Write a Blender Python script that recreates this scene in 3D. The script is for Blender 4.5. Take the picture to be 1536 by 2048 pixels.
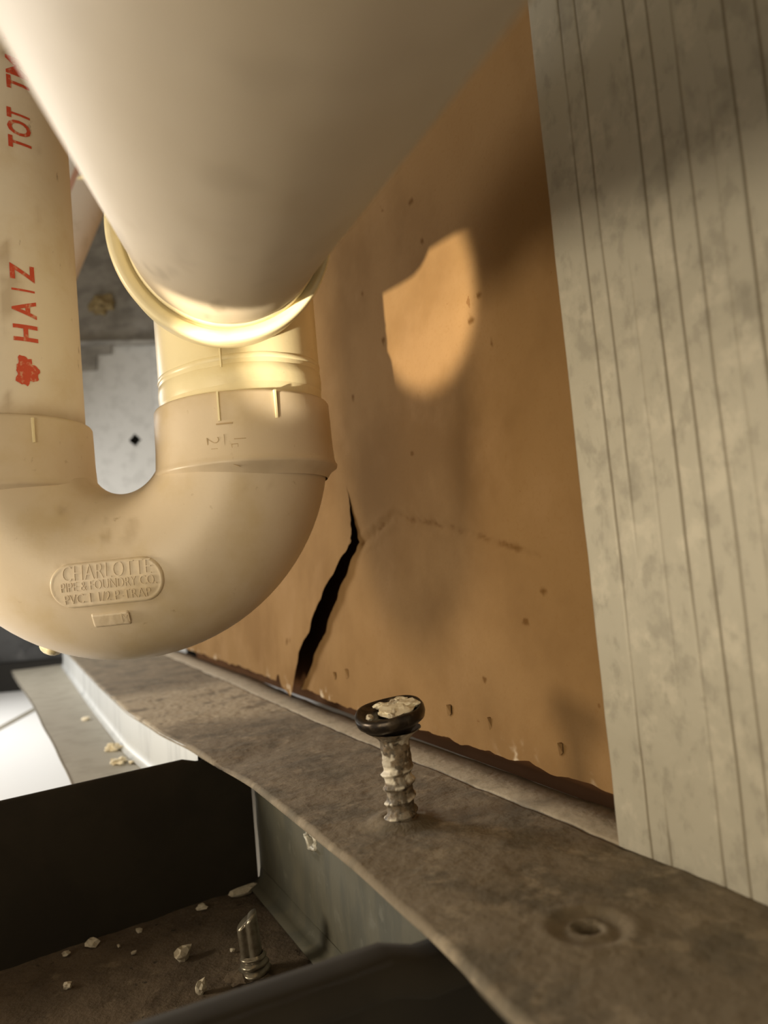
import bpy, bmesh, math, random
from mathutils import Vector, Matrix, noise
random.seed(7)
SC = bpy.context.scene
COL = SC.collection
for o in list(bpy.data.objects):
    bpy.data.objects.remove(o)

# ------------------------------------------------------------------ camera
PITCH, ROLL, CAM_H = math.radians(4.0), 0.09, 0.060
f_ = Vector((0, math.cos(PITCH), math.sin(PITCH)))
u_ = Vector((0, -math.sin(PITCH), math.cos(PITCH)))
r_ = Vector((1, 0, 0))
c_right = r_ * math.cos(ROLL) - u_ * math.sin(ROLL)
c_up = u_ * math.cos(ROLL) + r_ * math.sin(ROLL)
cam_d = bpy.data.cameras.new('camera')
cam = bpy.data.objects.new('camera', cam_d)
COL.objects.link(cam)
M = Matrix.Identity(4)
for i in range(3):
    M[i][0], M[i][1], M[i][2] = c_right[i], c_up[i], -f_[i]
M[2][3] = CAM_H
cam.matrix_world = M
cam_d.sensor_fit = 'VERTICAL'
cam_d.sensor_height = 36.0
cam_d.lens = 36.0 * 1537 / 2048
cam_d.clip_start = 0.002
cam_d.clip_end = 50
cam_d.dof.use_dof = True
cam_d.dof.focus_distance = 0.205
cam_d.dof.aperture_fstop = 18.0
SC.camera = cam

# ------------------------------------------------------------------ world, exposure, lights
SC.view_settings.view_transform = 'Standard'
SC.view_settings.look = 'None'
SC.view_settings.gamma = 1.0
SC.view_settings.use_curve_mapping = False
SC.view_settings.exposure = 0.42
W = bpy.data.worlds.new('world')
SC.world = W
W.use_nodes = True
W.node_tree.nodes['Background'].inputs[0].default_value = (1.0, 0.80, 0.55, 1)
W.node_tree.nodes['Background'].inputs[1].default_value = 0.10


def area(name, loc, target, size, power, color, size_y=None):
    d = bpy.data.lights.new(name, 'AREA')
    d.energy = power
    d.color = color
    d.shape = 'RECTANGLE'
    d.size = size
    d.size_y = size_y or size
    o = bpy.data.objects.new(name, d)
    COL.objects.link(o)
    o.location = loc
    o.rotation_euler = (Vector(target) - Vector(loc)).to_track_quat('-Z', 'Y').to_euler()
    return o


area('work_lamp', (-0.34, 0.15, 0.064), (-0.03, 0.22, 0.075), 0.06, 0.50, (1.0, 0.86, 0.64))
area('room_bounce', (-0.22, -0.22, 0.05), (0.0, 0.20, 0.06), 0.25, 0.62, (1.0, 0.85, 0.60))
area('daylight', (-0.64, 0.62, 0.24), (-0.28, 0.45, -0.03), 0.20, 2.9, (1.0, 0.975, 0.92))
sd = bpy.data.lights.new('patch_beam', 'SPOT')  # added square beam, aimed and sized to make the bright patch on the drywall
sd.energy = 7.5
sd.color = (1.0, 0.86, 0.62)
sd.use_square = True
sd.spot_size = math.radians(11.0)
sd.spot_blend = 0.30
sd.shadow_soft_size = 0.004
sl = bpy.data.objects.new('patch_beam', sd)
COL.objects.link(sl)
sl.location = (-0.15, 0.0, 0.015)
_h, _e = math.radians(35.0), math.radians(23.8)
sl.rotation_euler = Vector((math.sin(_h) * math.cos(_e), math.cos(_h) * math.cos(_e), math.sin(_e))).to_track_quat('-Z', 'Y').to_euler()

# ------------------------------------------------------------------ frame of the steel track: s along it, t towards the drywall
YAW = math.radians(26.2)
A_DIR = Vector((-math.sin(YAW), math.cos(YAW), 0))
N_DIR = Vector((math.cos(YAW), math.sin(YAW), 0))


def P(s, t, z=0.0):
    return A_DIR * s + N_DIR * t + Vector((0, 0, z))


def lerp_table(tab, x):
    if x <= tab[0][0]:
        return tab[0][1]
    for (a, b), (c, d) in zip(tab, tab[1:]):
        if x <= c:
            k = (x - a) / (c - a)
            k = k * k * (3 - 2 * k) * 0.5 + k * 0.5
            return b + (d - b) * k
    return tab[-1][1]


def fbm(v, sc, octv=4, seed=0.0):
    return noise.fractal(Vector(v) * sc + Vector((seed, seed * 1.7, -seed)), 0.9, 2.0, octv)


def sstep(a, b, x):
    k = max(0.0, min(1.0, (x - a) / (b - a)))
    return k * k * (3 - 2 * k)


# ------------------------------------------------------------------ materials
def material(name, base, rough=0.5, metal=0.0, layers=(), bumps=(), spec=0.5):
    """layers: (colour, kind, dict) blended in order. bumps: (scale, strength, distance, detail)"""
    m = bpy.data.materials.new(name)
    m.use_nodes = True
    nt = m.node_tree
    N, L = nt.nodes, nt.links
    b = N['Principled BSDF']
    b.inputs['Roughness'].default_value = rough
    b.inputs['Metallic'].default_value = metal
    b.inputs['Specular IOR Level'].default_value = spec
    tc = N.new('ShaderNodeTexCoord')
    cur = N.new('ShaderNodeRGB')
    cur.outputs[0].default_value = (*base, 1)
    cur = cur.outputs[0]

    def mapped(k):
        mp = N.new('ShaderNodeMapping')
        L.new(tc.outputs['Object'], mp.inputs[0])
        mp.inputs['Scale'].default_value = k.get('stretch', (1, 1, 1))
        mp.inputs['Rotation'].default_value = k.get('rot', (0, 0, 0))
        mp.inputs['Location'].default_value = k.get('off', (0, 0, 0))
        return mp.outputs[0]

    for colr, kind, k in layers:
        if kind == 'noise':
            t = N.new('ShaderNodeTexNoise')
            t.inputs['Scale'].default_value = k.get('scale', 100)
            t.inputs['Detail'].default_value = k.get('detail', 5)
            t.inputs['Roughness'].default_value = k.get('r', 0.6)
            t.inputs['Distortion'].default_value = k.get('dist', 0)
            L.new(mapped(k), t.inputs['Vector'])
            out = t.outputs['Fac']
        elif kind == 'voronoi':
            t = N.new('ShaderNodeTexVoronoi')
            t.inputs['Scale'].default_value = k.get('scale', 100)
            t.feature = k.get('feature', 'F1')
            L.new(mapped(k), t.inputs['Vector'])
            out = t.outputs['Distance']
        elif kind == 'attr':
            t = N.new('ShaderNodeAttribute')
            t.attribute_name = k['name']
            out = t.outputs['Fac']
        r = N.new('ShaderNodeMapRange')
        r.inputs['From Min'].default_value = k.get('lo', 0)
        r.inputs['From Max'].default_value = k.get('hi', 1)
        r.inputs['To Min'].default_value = 0
        r.inputs['To Max'].default_value = k.get('amt', 1)
        r.interpolation_type = 'SMOOTHSTEP'
        L.new(out, r.inputs['Value'])
        mx = N.new('ShaderNodeMix')
        mx.data_type = 'RGBA'
        L.new(r.outputs[0], mx.inputs['Factor'])
        L.new(cur, mx.inputs[6])
        mx.inputs[7].default_value = (*colr, 1)
        cur = mx.outputs[2]
    L.new(cur, b.inputs['Base Color'])
    prev = None
    for sc, st, ds, dt in bumps:
        t = N.new('ShaderNodeTexNoise')
        t.inputs['Scale'].default_value = sc
        t.inputs['Detail'].default_value = dt
        L.new(tc.outputs['Object'], t.inputs['Vector'])
        bp = N.new('ShaderNodeBump')
        bp.inputs['Strength'].default_value = st
        bp.inputs['Distance'].default_value = ds
        L.new(t.outputs['Fac'], bp.inputs['Height'])
        if prev:
            L.new(prev, bp.inputs['Normal'])
        prev = bp.outputs[0]
    if prev:
        L.new(prev, b.inputs['Normal'])
    return m


PVC = material('aged_pvc', (0.68, 0.565, 0.42), 0.38, layers=[
    ((0.60, 0.47, 0.28), 'noise', dict(scale=45, lo=.45, hi=.7, amt=.7)),
    ((0.33, 0.22, 0.10), 'noise', dict(scale=330, lo=.66, hi=.78, amt=.45, off=(3, 1, 0))),
    ((0.30, 0.20, 0.09), 'attr', dict(name='stain', amt=.7)),
], bumps=[(900, .06, .0004, 2)])
PVC_PIPE = material('overhead_pvc', (0.53, 0.45, 0.34), 0.62, layers=[
    ((0.46, 0.375, 0.26), 'noise', dict(scale=28, lo=.42, hi=.66, amt=.7, stretch=(1, .35, 1))),
    ((0.38, 0.29, 0.19), 'noise', dict(scale=120, lo=.60, hi=.74, amt=.5, stretch=(1, .2, 1), off=(2, 0, 1))),
    ((0.22, 0.17, 0.11), 'attr', dict(name='stain', amt=.85)),
], bumps=[(600, .05, .0004, 2)])
PVC_RISER = material('riser_pvc', (0.82, 0.735, 0.62), 0.42, layers=[
    ((0.72, 0.60, 0.43), 'noise', dict(scale=38, lo=.48, hi=.68, amt=.65)),
    ((0.24, 0.17, 0.09), 'noise', dict(scale=260, lo=.66, hi=.74, amt=.65, stretch=(1, 1, .45), off=(1, 4, 0))),
    ((0.28, 0.17, 0.07), 'attr', dict(name='stain', amt=.8)),
], bumps=[(700, .06, .0004, 2)])
PVC_MARK = material('grimy_moulded_mark', (0.46, 0.33, 0.18), 0.5)
PVC_YEL = material('yellowed_pvc', (0.84, 0.74, 0.48), 0.34, layers=[
    ((0.72, 0.59, 0.31), 'noise', dict(scale=70, lo=.5, hi=.72, amt=.55)),
    ((0.36, 0.26, 0.12), 'noise', dict(scale=420, lo=.68, hi=.76, amt=.4)),
], bumps=[(1000, .05, .0004, 2)])
RED = material('red_print', (0.62, 0.08, 0.035), 0.5, layers=[
    ((0.70, 0.42, 0.28), 'noise', dict(scale=620, lo=.52, hi=.68, amt=.75)),
])
GALV = material('galvanized_stud', (0.42, 0.39, 0.315), 0.55, 0.2, layers=[
    ((0.30, 0.275, 0.22), 'noise', dict(scale=260, lo=.50, hi=.66, amt=.65, stretch=(1, 1, .6), detail=6)),
    ((0.52, 0.48, 0.39), 'noise', dict(scale=130, lo=.52, hi=.68, amt=.7, off=(4, 2, 1))),
    ((0.24, 0.22, 0.175), 'noise', dict(scale=70, lo=.54, hi=.68, amt=.55, off=(8, 2, 3))),
    ((0.13, 0.10, 0.055), 'attr', dict(name='groove', amt=.95)),
], bumps=[(500, .12, .0006, 4)])
DUSTY = material('dusty_track_steel', (0.20, 0.158, 0.104), 0.9, 0.0, layers=[
    ((0.115, 0.094, 0.062), 'noise', dict(scale=55, lo=.46, hi=.62, amt=.8)),
    ((0.31, 0.25, 0.17), 'noise', dict(scale=110, lo=.54, hi=.68, amt=.7, off=(5, 2, 2))),
    ((0.42, 0.345, 0.24), 'attr', dict(name='crust', amt=.9)),
    ((0.06, 0.045, 0.025), 'attr', dict(name='crack', amt=1)),
], bumps=[(420, .35, .0010, 6), (1600, .2, .0003, 3)])
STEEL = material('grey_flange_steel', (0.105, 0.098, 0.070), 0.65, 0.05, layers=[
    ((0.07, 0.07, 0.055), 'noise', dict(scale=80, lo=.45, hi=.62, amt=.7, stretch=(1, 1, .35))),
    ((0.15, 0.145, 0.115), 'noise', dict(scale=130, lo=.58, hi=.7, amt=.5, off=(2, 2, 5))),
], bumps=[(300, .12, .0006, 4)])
SHINY = material('bright_zinc_lip', (0.62, 0.63, 0.62), 0.45, 0.4, layers=[
    ((0.42, 0.43, 0.43), 'noise', dict(scale=120, lo=.45, hi=.65, amt=.7, stretch=(1, .4, .1))),
])
LEDGE = material('dull_ledge_steel', (0.34, 0.31, 0.25), 0.65, 0.15, layers=[
    ((0.27, 0.245, 0.19), 'noise', dict(scale=60, lo=.45, hi=.62, amt=.6)),
    ((0.36, 0.34, 0.28), 'noise', dict(scale=160, lo=.62, hi=.74, amt=.5)),
], bumps=[(300, .1, .0006, 4)])
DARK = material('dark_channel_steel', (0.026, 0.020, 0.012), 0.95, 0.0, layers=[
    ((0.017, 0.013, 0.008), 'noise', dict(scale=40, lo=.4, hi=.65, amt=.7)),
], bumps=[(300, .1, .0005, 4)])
GRIME = material('grimy_channel_floor', (0.125, 0.093, 0.062), 0.95, 0.0, layers=[
    ((0.085, 0.062, 0.040), 'noise', dict(scale=70, lo=.42, hi=.62, amt=.9)),
    ((0.20, 0.155, 0.105), 'noise', dict(scale=130, lo=.58, hi=.70, amt=.7, off=(1, 1, 7))),
    ((0.022, 0.016, 0.010), 'noise', dict(scale=260, lo=.66, hi=.72, amt=.9, off=(7, 3, 1))),
    ((0.42, 0.36, 0.27), 'noise', dict(scale=620, lo=.73, hi=.78, amt=.7, off=(3, 8, 1))),
], bumps=[(300, .6, .0012, 6), (1200, .3, .0004, 3)])
PAPER = material('brown_drywall_paper', (0.245, 0.145, 0.062), 0.9, 0.0, layers=[
    ((0.185, 0.104, 0.042), 'noise', dict(scale=14, lo=.42, hi=.62, amt=.7)),
    ((0.28, 0.17, 0.08), 'noise', dict(scale=22, lo=.5, hi=.7, amt=.6, off=(1, 5, 2))),
    ((0.22, 0.12, 0.045), 'noise', dict(scale=900, lo=.52, hi=.7, amt=.35)),
    ((0.17, 0.085, 0.03), 'noise', dict(scale=190, lo=.715, hi=.745, amt=.8, off=(2, 9, 4))),
    ((0.13, 0.065, 0.02), 'attr', dict(name='stain', amt=1)),
    ((0.62, 0.52, 0.38), 'attr', dict(name='gypsum', amt=.85)),
], bumps=[(1100, .10, .0004, 3), (90, .25, .0010, 3)], spec=.04)
BACKING = material('red_brown_backing', (0.10, 0.045, 0.018), 1.0, spec=.1)
PLASTER = material('plaster_crumb_white', (0.60, 0.54, 0.43), 0.9, layers=[
    ((0.42, 0.35, 0.25), 'noise', dict(scale=500, lo=.45, hi=.65, amt=.7))])
PLASTER_W = material('plaster_white', (0.86, 0.78, 0.60), 0.85, layers=[
    ((0.55, 0.44, 0.26), 'noise', dict(scale=600, lo=.5, hi=.68, amt=.6))])
SCREW_BLK = material('black_screw_steel', (0.045, 0.036, 0.030), 0.30, 0.75, layers=[
    ((0.13, 0.10, 0.07), 'noise', dict(scale=350, lo=.5, hi=.66, amt=.7))], bumps=[(700, .1, .0003, 3)])
SCREW_SH = material('crusted_screw_shank', (0.12, 0.095, 0.065), 0.65, 0.15, layers=[
    ((0.22, 0.16, 0.10), 'noise', dict(scale=420, lo=.45, hi=.6, amt=.8)),
    ((0.03, 0.022, 0.015), 'noise', dict(scale=500, lo=.55, hi=.65, amt=.8, off=(4, 4, 1))),
    ((0.72, 0.66, 0.55), 'attr', dict(name='plaster', amt=1)),
], bumps=[(900, .5, .0006, 4)])
ZINC_TIP = material('drill_tip_steel', (0.30, 0.27, 0.21), 0.32, 0.7, layers=[
    ((0.18, 0.15, 0.11), 'noise', dict(scale=400, lo=.45, hi=.65, amt=.7))])
CONCRETE = material('grey_concrete', (0.14, 0.142, 0.145), 0.9, layers=[
    ((0.07, 0.071, 0.073), 'noise', dict(scale=22, lo=.42, hi=.6, amt=.8)),
    ((0.24, 0.242, 0.245), 'noise', dict(scale=40, lo=.56, hi=.7, amt=.7, off=(4, 1, 1)))], bumps=[(60, .4, .004, 5)])
FLOORW = material('white_floor_paint', (0.86, 0.86, 0.86), 0.6, layers=[
    ((0.60, 0.60, 0.60), 'noise', dict(scale=9, lo=.60, hi=.74, amt=.4))])
FARPLATE = material('pale_galvanized_plate', (0.76, 0.755, 0.73), 0.55, 0.2, layers=[
    ((0.64, 0.635, 0.61), 'noise', dict(scale=55, lo=.48, hi=.62, amt=.7)),
    ((0.52, 0.51, 0.49), 'noise', dict(scale=26, lo=.60, hi=.75, amt=.5, off=(1, 3, 2)))])
FARDARK = material('weathered_grey_plate', (0.40, 0.375, 0.335), 0.7, 0.1, layers=[
    ((0.24, 0.225, 0.20), 'noise', dict(scale=16, lo=.45, hi=.6, amt=.8, stretch=(1, 1, 2))),
    ((0.50, 0.48, 0.45), 'noise', dict(scale=30, lo=.55, hi=.7, amt=.6, off=(1, 3, 2)))])
RUSTLUMP = material('tan_foam_lump', (0.36, 0.27, 0.13), 0.9, layers=[
    ((0.14, 0.10, 0.05), 'noise', dict(scale=120, lo=.5, hi=.62, amt=.8))])
WHITEPIPE = material('white_pipe', (0.80, 0.75, 0.70), 0.6, layers=[
    ((0.62, 0.57, 0.50), 'noise', dict(scale=60, lo=.5, hi=.68, amt=.6))])
REDLINE = material('faded_red_line', (0.62, 0.36, 0.28), 0.6)
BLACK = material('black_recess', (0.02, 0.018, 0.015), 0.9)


# ------------------------------------------------------------------ object helpers
def put(name, verts, faces, mat, parent=None, smooth=True, attrs=None):
    me = bpy.data.meshes.new(name)
    org = parent['_org'] if parent is not None and '_org' in parent else None
    off = Vector(org) if org is not None else Vector((0, 0, 0))
    me.from_pydata([Vector(v) - off for v in verts], [], faces)
    me.update()
    if smooth:
        me.polygons.foreach_set('use_smooth', [True] * len(me.polygons))
    me.materials.append(mat)
    for an, vals in (attrs or {}).items():
        at = me.attributes.new(an, 'FLOAT', 'POINT')
        at.data.foreach_set('value', vals)
    o = bpy.data.objects.new(name, me)
    COL.objects.link(o)
    if parent is not None:
        o.parent = parent
    return o


def root(name, label, cat, loc, group=None):
    o = bpy.data.objects.new(name, None)
    o.empty_display_size = 0.005
    COL.objects.link(o)
    o.location = loc
    o['_org'] = [float(v) for v in loc]
    tag(o, label, cat, group)
    return o


def tag(o, label, cat, group=None):
    o['label'] = label
    o['category'] = cat
    if group:
        o['group'] = group


def struct(o):
    o['kind'] = 'structure'
    return o


def sub(o, parent, org):
    """make o (built in world coordinates) a child of a mesh part whose root sits at org"""
    o.parent = parent
    return o


def grid_faces(nu, nv, wrap_u=False, skip=None, flip=False):
    F = []
    for i in range(nu if wrap_u else nu - 1):
        for j in range(nv - 1):
            if skip and skip(i, j):
                continue
            i2 = (i + 1) % nu
            q = (i * nv + j, i2 * nv + j, i2 * nv + j + 1, i * nv + j + 1)
            F.append(q[::-1] if flip else q)
    return F


def frame_for(axis):
    axis = Vector(axis).normalized()
    h = Vector((0, 0, 1)) if abs(axis.z) < .9 else Vector((1, 0, 0))
    x = h.cross(axis).normalized()
    return x, axis.cross(x).normalized(), axis


def lathe(base, axis, prof, seg=96, warp=None):
    """prof: (radius, height) list; returns verts, faces"""
    x, y, z = frame_for(axis)
    V = []
    nv = len(prof)
    for i in range(seg):
        a = 2 * math.pi * i / seg
        d = x * math.cos(a) + y * math.sin(a)
        for r, h in prof:
            if warp:
                r, h = warp(r, h, a)
            V.append(Vector(base) + d * r + z * h)
    return V, grid_faces(seg, nv, wrap_u=True)


def sweep(path, radius, seg=64, up=Vector((0, 1, 0))):
    V = []
    n = len(path)
    for i, p in enumerate(path):
        t = (path[min(i + 1, n - 1)] - path[max(i - 1, 0)]).normalized()
        b = (up - t * up.dot(t)).normalized()
        c = t.cross(b)
        r = radius(i / (n - 1)) if callable(radius) else radius
        for k in range(seg):
            a = 2 * math.pi * k / seg
            V.append(p + b * (r * math.cos(a)) + c * (r * math.sin(a)))
    F = []
    for i in range(n - 1):
        for k in range(seg):
            k2 = (k + 1) % seg
            F.append((i * seg + k, i * seg + k2, (i + 1) * seg + k2, (i + 1) * seg + k))
    return V, F


def plate(pts, thick_vec, ends=True):
    """prism from a polygon (list of Vectors) moved by thick_vec"""
    n = len(pts)
    V = list(pts) + [p + thick_vec for p in pts]
    F = [tuple(range(n))[::-1], tuple(range(n, 2 * n))]
    for i in range(n):
        j = (i + 1) % n
        F.append((i, j, n + j, n + i))
    return V, F


def strip_profile(profile, s0, s1, thick, ns=2, wave=0.0):
    """sheet with an open (t, z) profile run along s, given thickness by offsetting the profile; returns closed verts, faces"""
    m = len(profile)
    off = []
    for i in range(m):
        a = profile[max(i - 1, 0)]
        b = profile[min(i + 1, m - 1)]
        d = Vector((b[0] - a[0], b[1] - a[1]))
        d.normalize()
        off.append((profile[i][0] - d.y * thick, profile[i][1] + d.x * thick))
    loop = list(profile) + off[::-1]
    L = len(loop)
    V, F = [], []
    for i in range(ns):
        s = s0 + (s1 - s0) * i / (ns - 1)
        for t, z in loop:
            V.append(P(s, t, z))
    for i in range(ns - 1):
        for k in range(L):
            k2 = (k + 1) % L
            F.append((i * L + k, i * L + k2, (i + 1) * L + k2, (i + 1) * L + k))
    F.append(tuple(range(L))[::-1])
    F.append(tuple(range((ns - 1) * L, ns * L)))
    return V, F


def text_mesh(body, size, fmap, extrude=0.0, offset=0.0, edge=0.0012, width=None, align='CENTER', shear=0.0):
    """built-in lettering turned into verts / faces, refined and mapped by fmap(u, v, h)"""
    cu = bpy.data.curves.new('lettering', 'FONT')
    cu.body = body
    cu.size = size
    cu.align_x = align
    cu.align_y = 'CENTER'
    cu.extrude = extrude
    cu.offset = offset
    cu.shear = shear
    cu.resolution_u = 3
    ob = bpy.data.objects.new('lettering', cu)
    COL.objects.link(ob)
    dg = bpy.context.evaluated_depsgraph_get()
    me = bpy.data.meshes.new_from_object(ob.evaluated_get(dg))
    bm = bmesh.new()
    bm.from_mesh(me)
    bmesh.ops.remove_doubles(bm, verts=bm.verts, dist=1e-6)
    if width:
        xs = [v.co.x for v in bm.verts]
        mid, w = (max(xs) + min(xs)) / 2, max(xs) - min(xs)
        for v in bm.verts:
            v.co.x = (v.co.x - mid) * width / w
    bmesh.ops.triangulate(bm, faces=bm.faces)
    for _ in range(4):
        es = [e for e in bm.edges if e.calc_length() > edge]
        if not es:
            break
        bmesh.ops.subdivide_edges(bm, edges=es, cuts=1)
        bmesh.ops.triangulate(bm, faces=bm.faces)
    bm.verts.index_update()
    V = [fmap(v.co.x, v.co.y, v.co.z) for v in bm.verts]
    F = [tuple(l.vert.index for l in f.loops) for f in bm.faces]
    bm.free()
    bpy.data.objects.remove(ob)
    bpy.data.curves.remove(cu)
    bpy.data.meshes.remove(me)
    return V, F


# ================================================================== SETTING
# floor under everything
V, F = plate([Vector((-2.0, -.5, -.058)), Vector((.6, -.5, -.058)), Vector((.6, 1.06, -.058)), Vector((-2.0, 1.06, -.058))], Vector((0, 0, -.02)))
struct(put('floor', V, F, FLOORW, smooth=False))
# joint lines in the floor (narrow recessed strip shows as a thin dark line)
V, F = plate([Vector((-.345, .50, -.0579)), Vector((-.338, .50, -.0579)), Vector((-.408, 1.0, -.0579)), Vector((-.418, 1.0, -.0579))], Vector((0, 0, .0003)))
struct(put('trim_2', V, F, LEDGE, smooth=False))
# concrete wall far behind
nx, nz = 90, 60
V = []
for i in range(nx):
    for j in range(nz):
        x, z = -2.0 + 2.2 * i / (nx - 1), -.058 + 1.3 * j / (nz - 1)
        V.append(Vector((x, 1.04 + .006 * fbm((x, 0, z), 9), z)))
o = put('wall_back', V, grid_faces(nx, nz, flip=True), CONCRETE)
struct(o)
V, F = plate([Vector((-2.0, 1.0, -.058)), Vector((-.3, 1.0, -.058)), Vector((-.3, 1.0, -.022)), Vector((-2.0, 1.0, -.022))], Vector((0, .03, 0)))
struct(put('baseboard_back', V, F, BLACK, smooth=False))

# ------------------------------------------------------------------ drywall (wall_right) with its torn paper
T_DRY = 0.121
TEAR = [(.2765, .0950), (.2754, .0850), (.2733, .0769), (.2728, .0700), (.2856, .0618), (.3018, .0498), (.3194, .0368), (.3428, .0199), (.3693, .0010)]
TEAR_Z = sorted((z, s) for s, z in TEAR)


def tear_s(z):
    return lerp_table(TEAR_Z, z) + .0012 * fbm((z, 0, 0), 260, 3, 2)


CREASE = [(.2715, .0690), (.2618, .0712), (.2375, .0773), (.2167, .0728), (.1931, .0684), (.1758, .0635), (.1587, .0592)]
SPECKS = [(.2340, .1380, .0011), (.2060, .1750, .0012), (.1790, .1270, .0012), (.1740, .1325, .0009), (.2640, .1250, .0010), (.1700, .1180, .0007),
          (.2210, .0960, .0008), (.3690, .0270, .0016), (.3620, .0280, .0010), (.1680, .0420, .0010), (.1590, .0500, .0009), (.2020, .1600, .0007),
          (.1900, .0250, .0008), (.2130, .1130, .0006), (.2480, .1600, .0006)]


def wall_t(s):
    return T_DRY + lerp_table([(0, 0), (.30, 0), (.35, .002), (.48, .008), (.74, .014), (1.1, .02)], s)


def seg_dist(p, a, b):
    ax, ay = b[0] - a[0], b[1] - a[1]
    k = max(0, min(1, ((p[0] - a[0]) * ax + (p[1] - a[1]) * ay) / (ax * ax + ay * ay)))
    return math.hypot(p[0] - a[0] - k * ax, p[1] - a[1] - k * ay), k


def wall_disp(s, z):
    d = .0007 * fbm((s, z, 0), 18, 3, 3)
    if .15 < s < .28 and .05 < z < .09:
        best = 1
        for a, b in zip(CREASE, CREASE[1:]):
            best = min(best, seg_dist((s, z + .0012 * fbm((s, z, 0), 240, 3)), a, b)[0])
        fade = .35 + .65 * sstep(.17, .26, s)
        d += .0005 * fade * math.exp(-(best / .0016) ** 2) - .0003 * fade * math.exp(-((best - .003) / .0014) ** 2)
    return d


def stains(s, z):
    st = 0
    for a, b, r in SPECKS:
        q = math.hypot((s - a) * .75, z - b)
        if q < r * 1.6:
            st = max(st, 1 - sstep(r * .6, r * 1.4, q))
    if .15 < s < .28 and .05 < z < .09:
        best = min(seg_dist((s, z + .0012 * fbm((s, z, 0), 240, 3)), a, b)[0] for a, b in zip(CREASE, CREASE[1:]))
        st = max(st, .8 * math.exp(-(best / .0010) ** 2) * (.3 + .7 * sstep(-.2, .5, fbm((s, z, 0), 160, 2, 5))))
    return min(1, st)


def gyp(s, z, zb):
    e = (z - zb) / .006
    return max(0, min(1, 1.1 - e)) * sstep(.05, .5, fbm((s, z * .7, 0), 300, 4, 9)) * sstep(-.1, .35, noise.noise(Vector((s * 42, 1, 6)))) * .8


def bottom(s):
    return .0040 + .0011 * fbm((s, 0, 0), 95, 4, 4) + .0010 * sstep(.5, .9, noise.noise(Vector((s * 60, 3, 1))) * .5 + .5)


def recess(s, z):
    """the right side of the tear is pushed in next to the torn edge"""
    if z > .0945:
        return 0
    q = s - tear_s(z)
    return .0028 * sstep(.0945, .045, z) * math.exp(-(q / .020) ** 2) * sstep(-.0005, .012, z + .006)


def bulge(s, z):
    """the flap on the far side of the tear curls out towards the room"""
    if z > .0945:
        return 0
    q = s - tear_s(z)
    return -.0050 * sstep(.0945, .040, z) * math.exp(-(q / .040) ** 2) * (0.45 + .55 * sstep(-.004, .03, z))


def sheet(cols_fn, rows, disp, name, parent=None):
    V, st, gy = [], [], []
    nz = len(rows)
    cols = None
    for w in rows:
        cs = cols_fn(w)
        for s, z in cs:
            d = wall_disp(s, z) + disp(s, z)
            V.append(P(s, wall_t(s) + d, z))
            st.append(stains(s, z))
            gy.append(gyp(s, z, bottom(s)))
        cols = len(cs)
    F = grid_faces(nz, cols)
    return V, F, st, gy


# rows go from the ragged bottom (w=0) up; below the tip of the tear the sheet is in two pieces
N_LOW, TIP = 105, .0945
low = [i / (N_LOW - 1) for i in range(N_LOW)]


def row_right(w):
    out = []
    n = 250
    for k in range(n):
        u = k / (n - 1)
        z0 = .004 + (TIP - .004) * w
        s = .02 + (tear_s(z0) - .02) * u ** .75
        zb = bottom(s)
        z = zb + (TIP - zb) * w
        if k == n - 1:
            s = tear_s(z)
        out.append((s, z))
    return out


def row_left(w):
    out = []
    n = 190
    for k in range(n):
        u = k / (n - 1)
        z0 = .002 + (TIP - .002) * w
        s0 = tear_s(z0)
        s = s0 + (.70 - s0) * u ** 1.6
        zb = bottom(s) - .0035 * math.exp(-((s - .369) / .012) ** 2) + .0045 * math.exp(-((s - .392) / .006) ** 2)
        z = zb + (TIP - zb) * w
        out.append((s, z))
    return out


def row_top(w):
    out = []
    z = TIP + (.50 - TIP) * w ** 1.25
    st = tear_s(TIP)
    for k in range(250):
        out.append((.02 + (st - .02) * (k / 249) ** .75, z))
    for k in range(1, 120):
        out.append((st + (.70 - st) * (k / 119) ** 1.6, z))
    return out


V1, F1, s1, g1 = sheet(row_right, low, recess, 'r')
V2, F2, s2, g2 = sheet(row_top, [i / 219 for i in range(220)], lambda s, z: 0, 't')
nV = len(V1)
V = V1 + V2
F = F1 + [tuple(i + nV for i in f) for f in F2]
wall = put('wall_right', V, F, PAPER, attrs={'stain': s1 + s2, 'gypsum': g1 + g2})
struct(wall)
wall['label'] = 'brown papered drywall sheet behind the steel stud, torn near its bottom'
V3, F3, s3, g3 = sheet(row_left, low, bulge, 'l')
fl = put('paper_flap', V3, F3, PAPER, wall, attrs={'stain': s3, 'gypsum': g3})
fl['label'] = 'torn brown paper flap curling out beside the trap'
# little curls of torn paper along the bottom edge
for s, z, w, h in [(.2925, .0165, .0045, .0055), (.3060, .0150, .0025, .0040), (.2120, .0125, .0035, .0045), (.1890, .0115, .0022, .0050), (.1580, .0100, .0022, .0040)]:
    w, h = w * .62, h * .62
    V = [P(s - w * .5, wall_t(s) - .0004, z), P(s + w * .5, wall_t(s) - .0004, z - .001), P(s - w * .1, wall_t(s) - .0014, z + h), P(s - w * .6, wall_t(s) - .0004, z + h * .9),
         P(s, wall_t(s) + .0006, z), P(s - w * .2, wall_t(s) + .0006, z + h)]
    put('paper_curl', V, [(0, 1, 2), (0, 2, 3), (1, 4, 2), (4, 5, 2), (2, 5, 3)], PAPER, wall, smooth=False)
# reddish board seen through the gap under the drywall, made tall to block light
V, F = plate([P(-.05, .1285, -.0065), P(.70, .1460, -.0065), P(.70, .1460, .52), P(-.05, .1285, .52)], N_DIR * .008)
struct(put('trim_1', V, F, BACKING, smooth=False))

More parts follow.
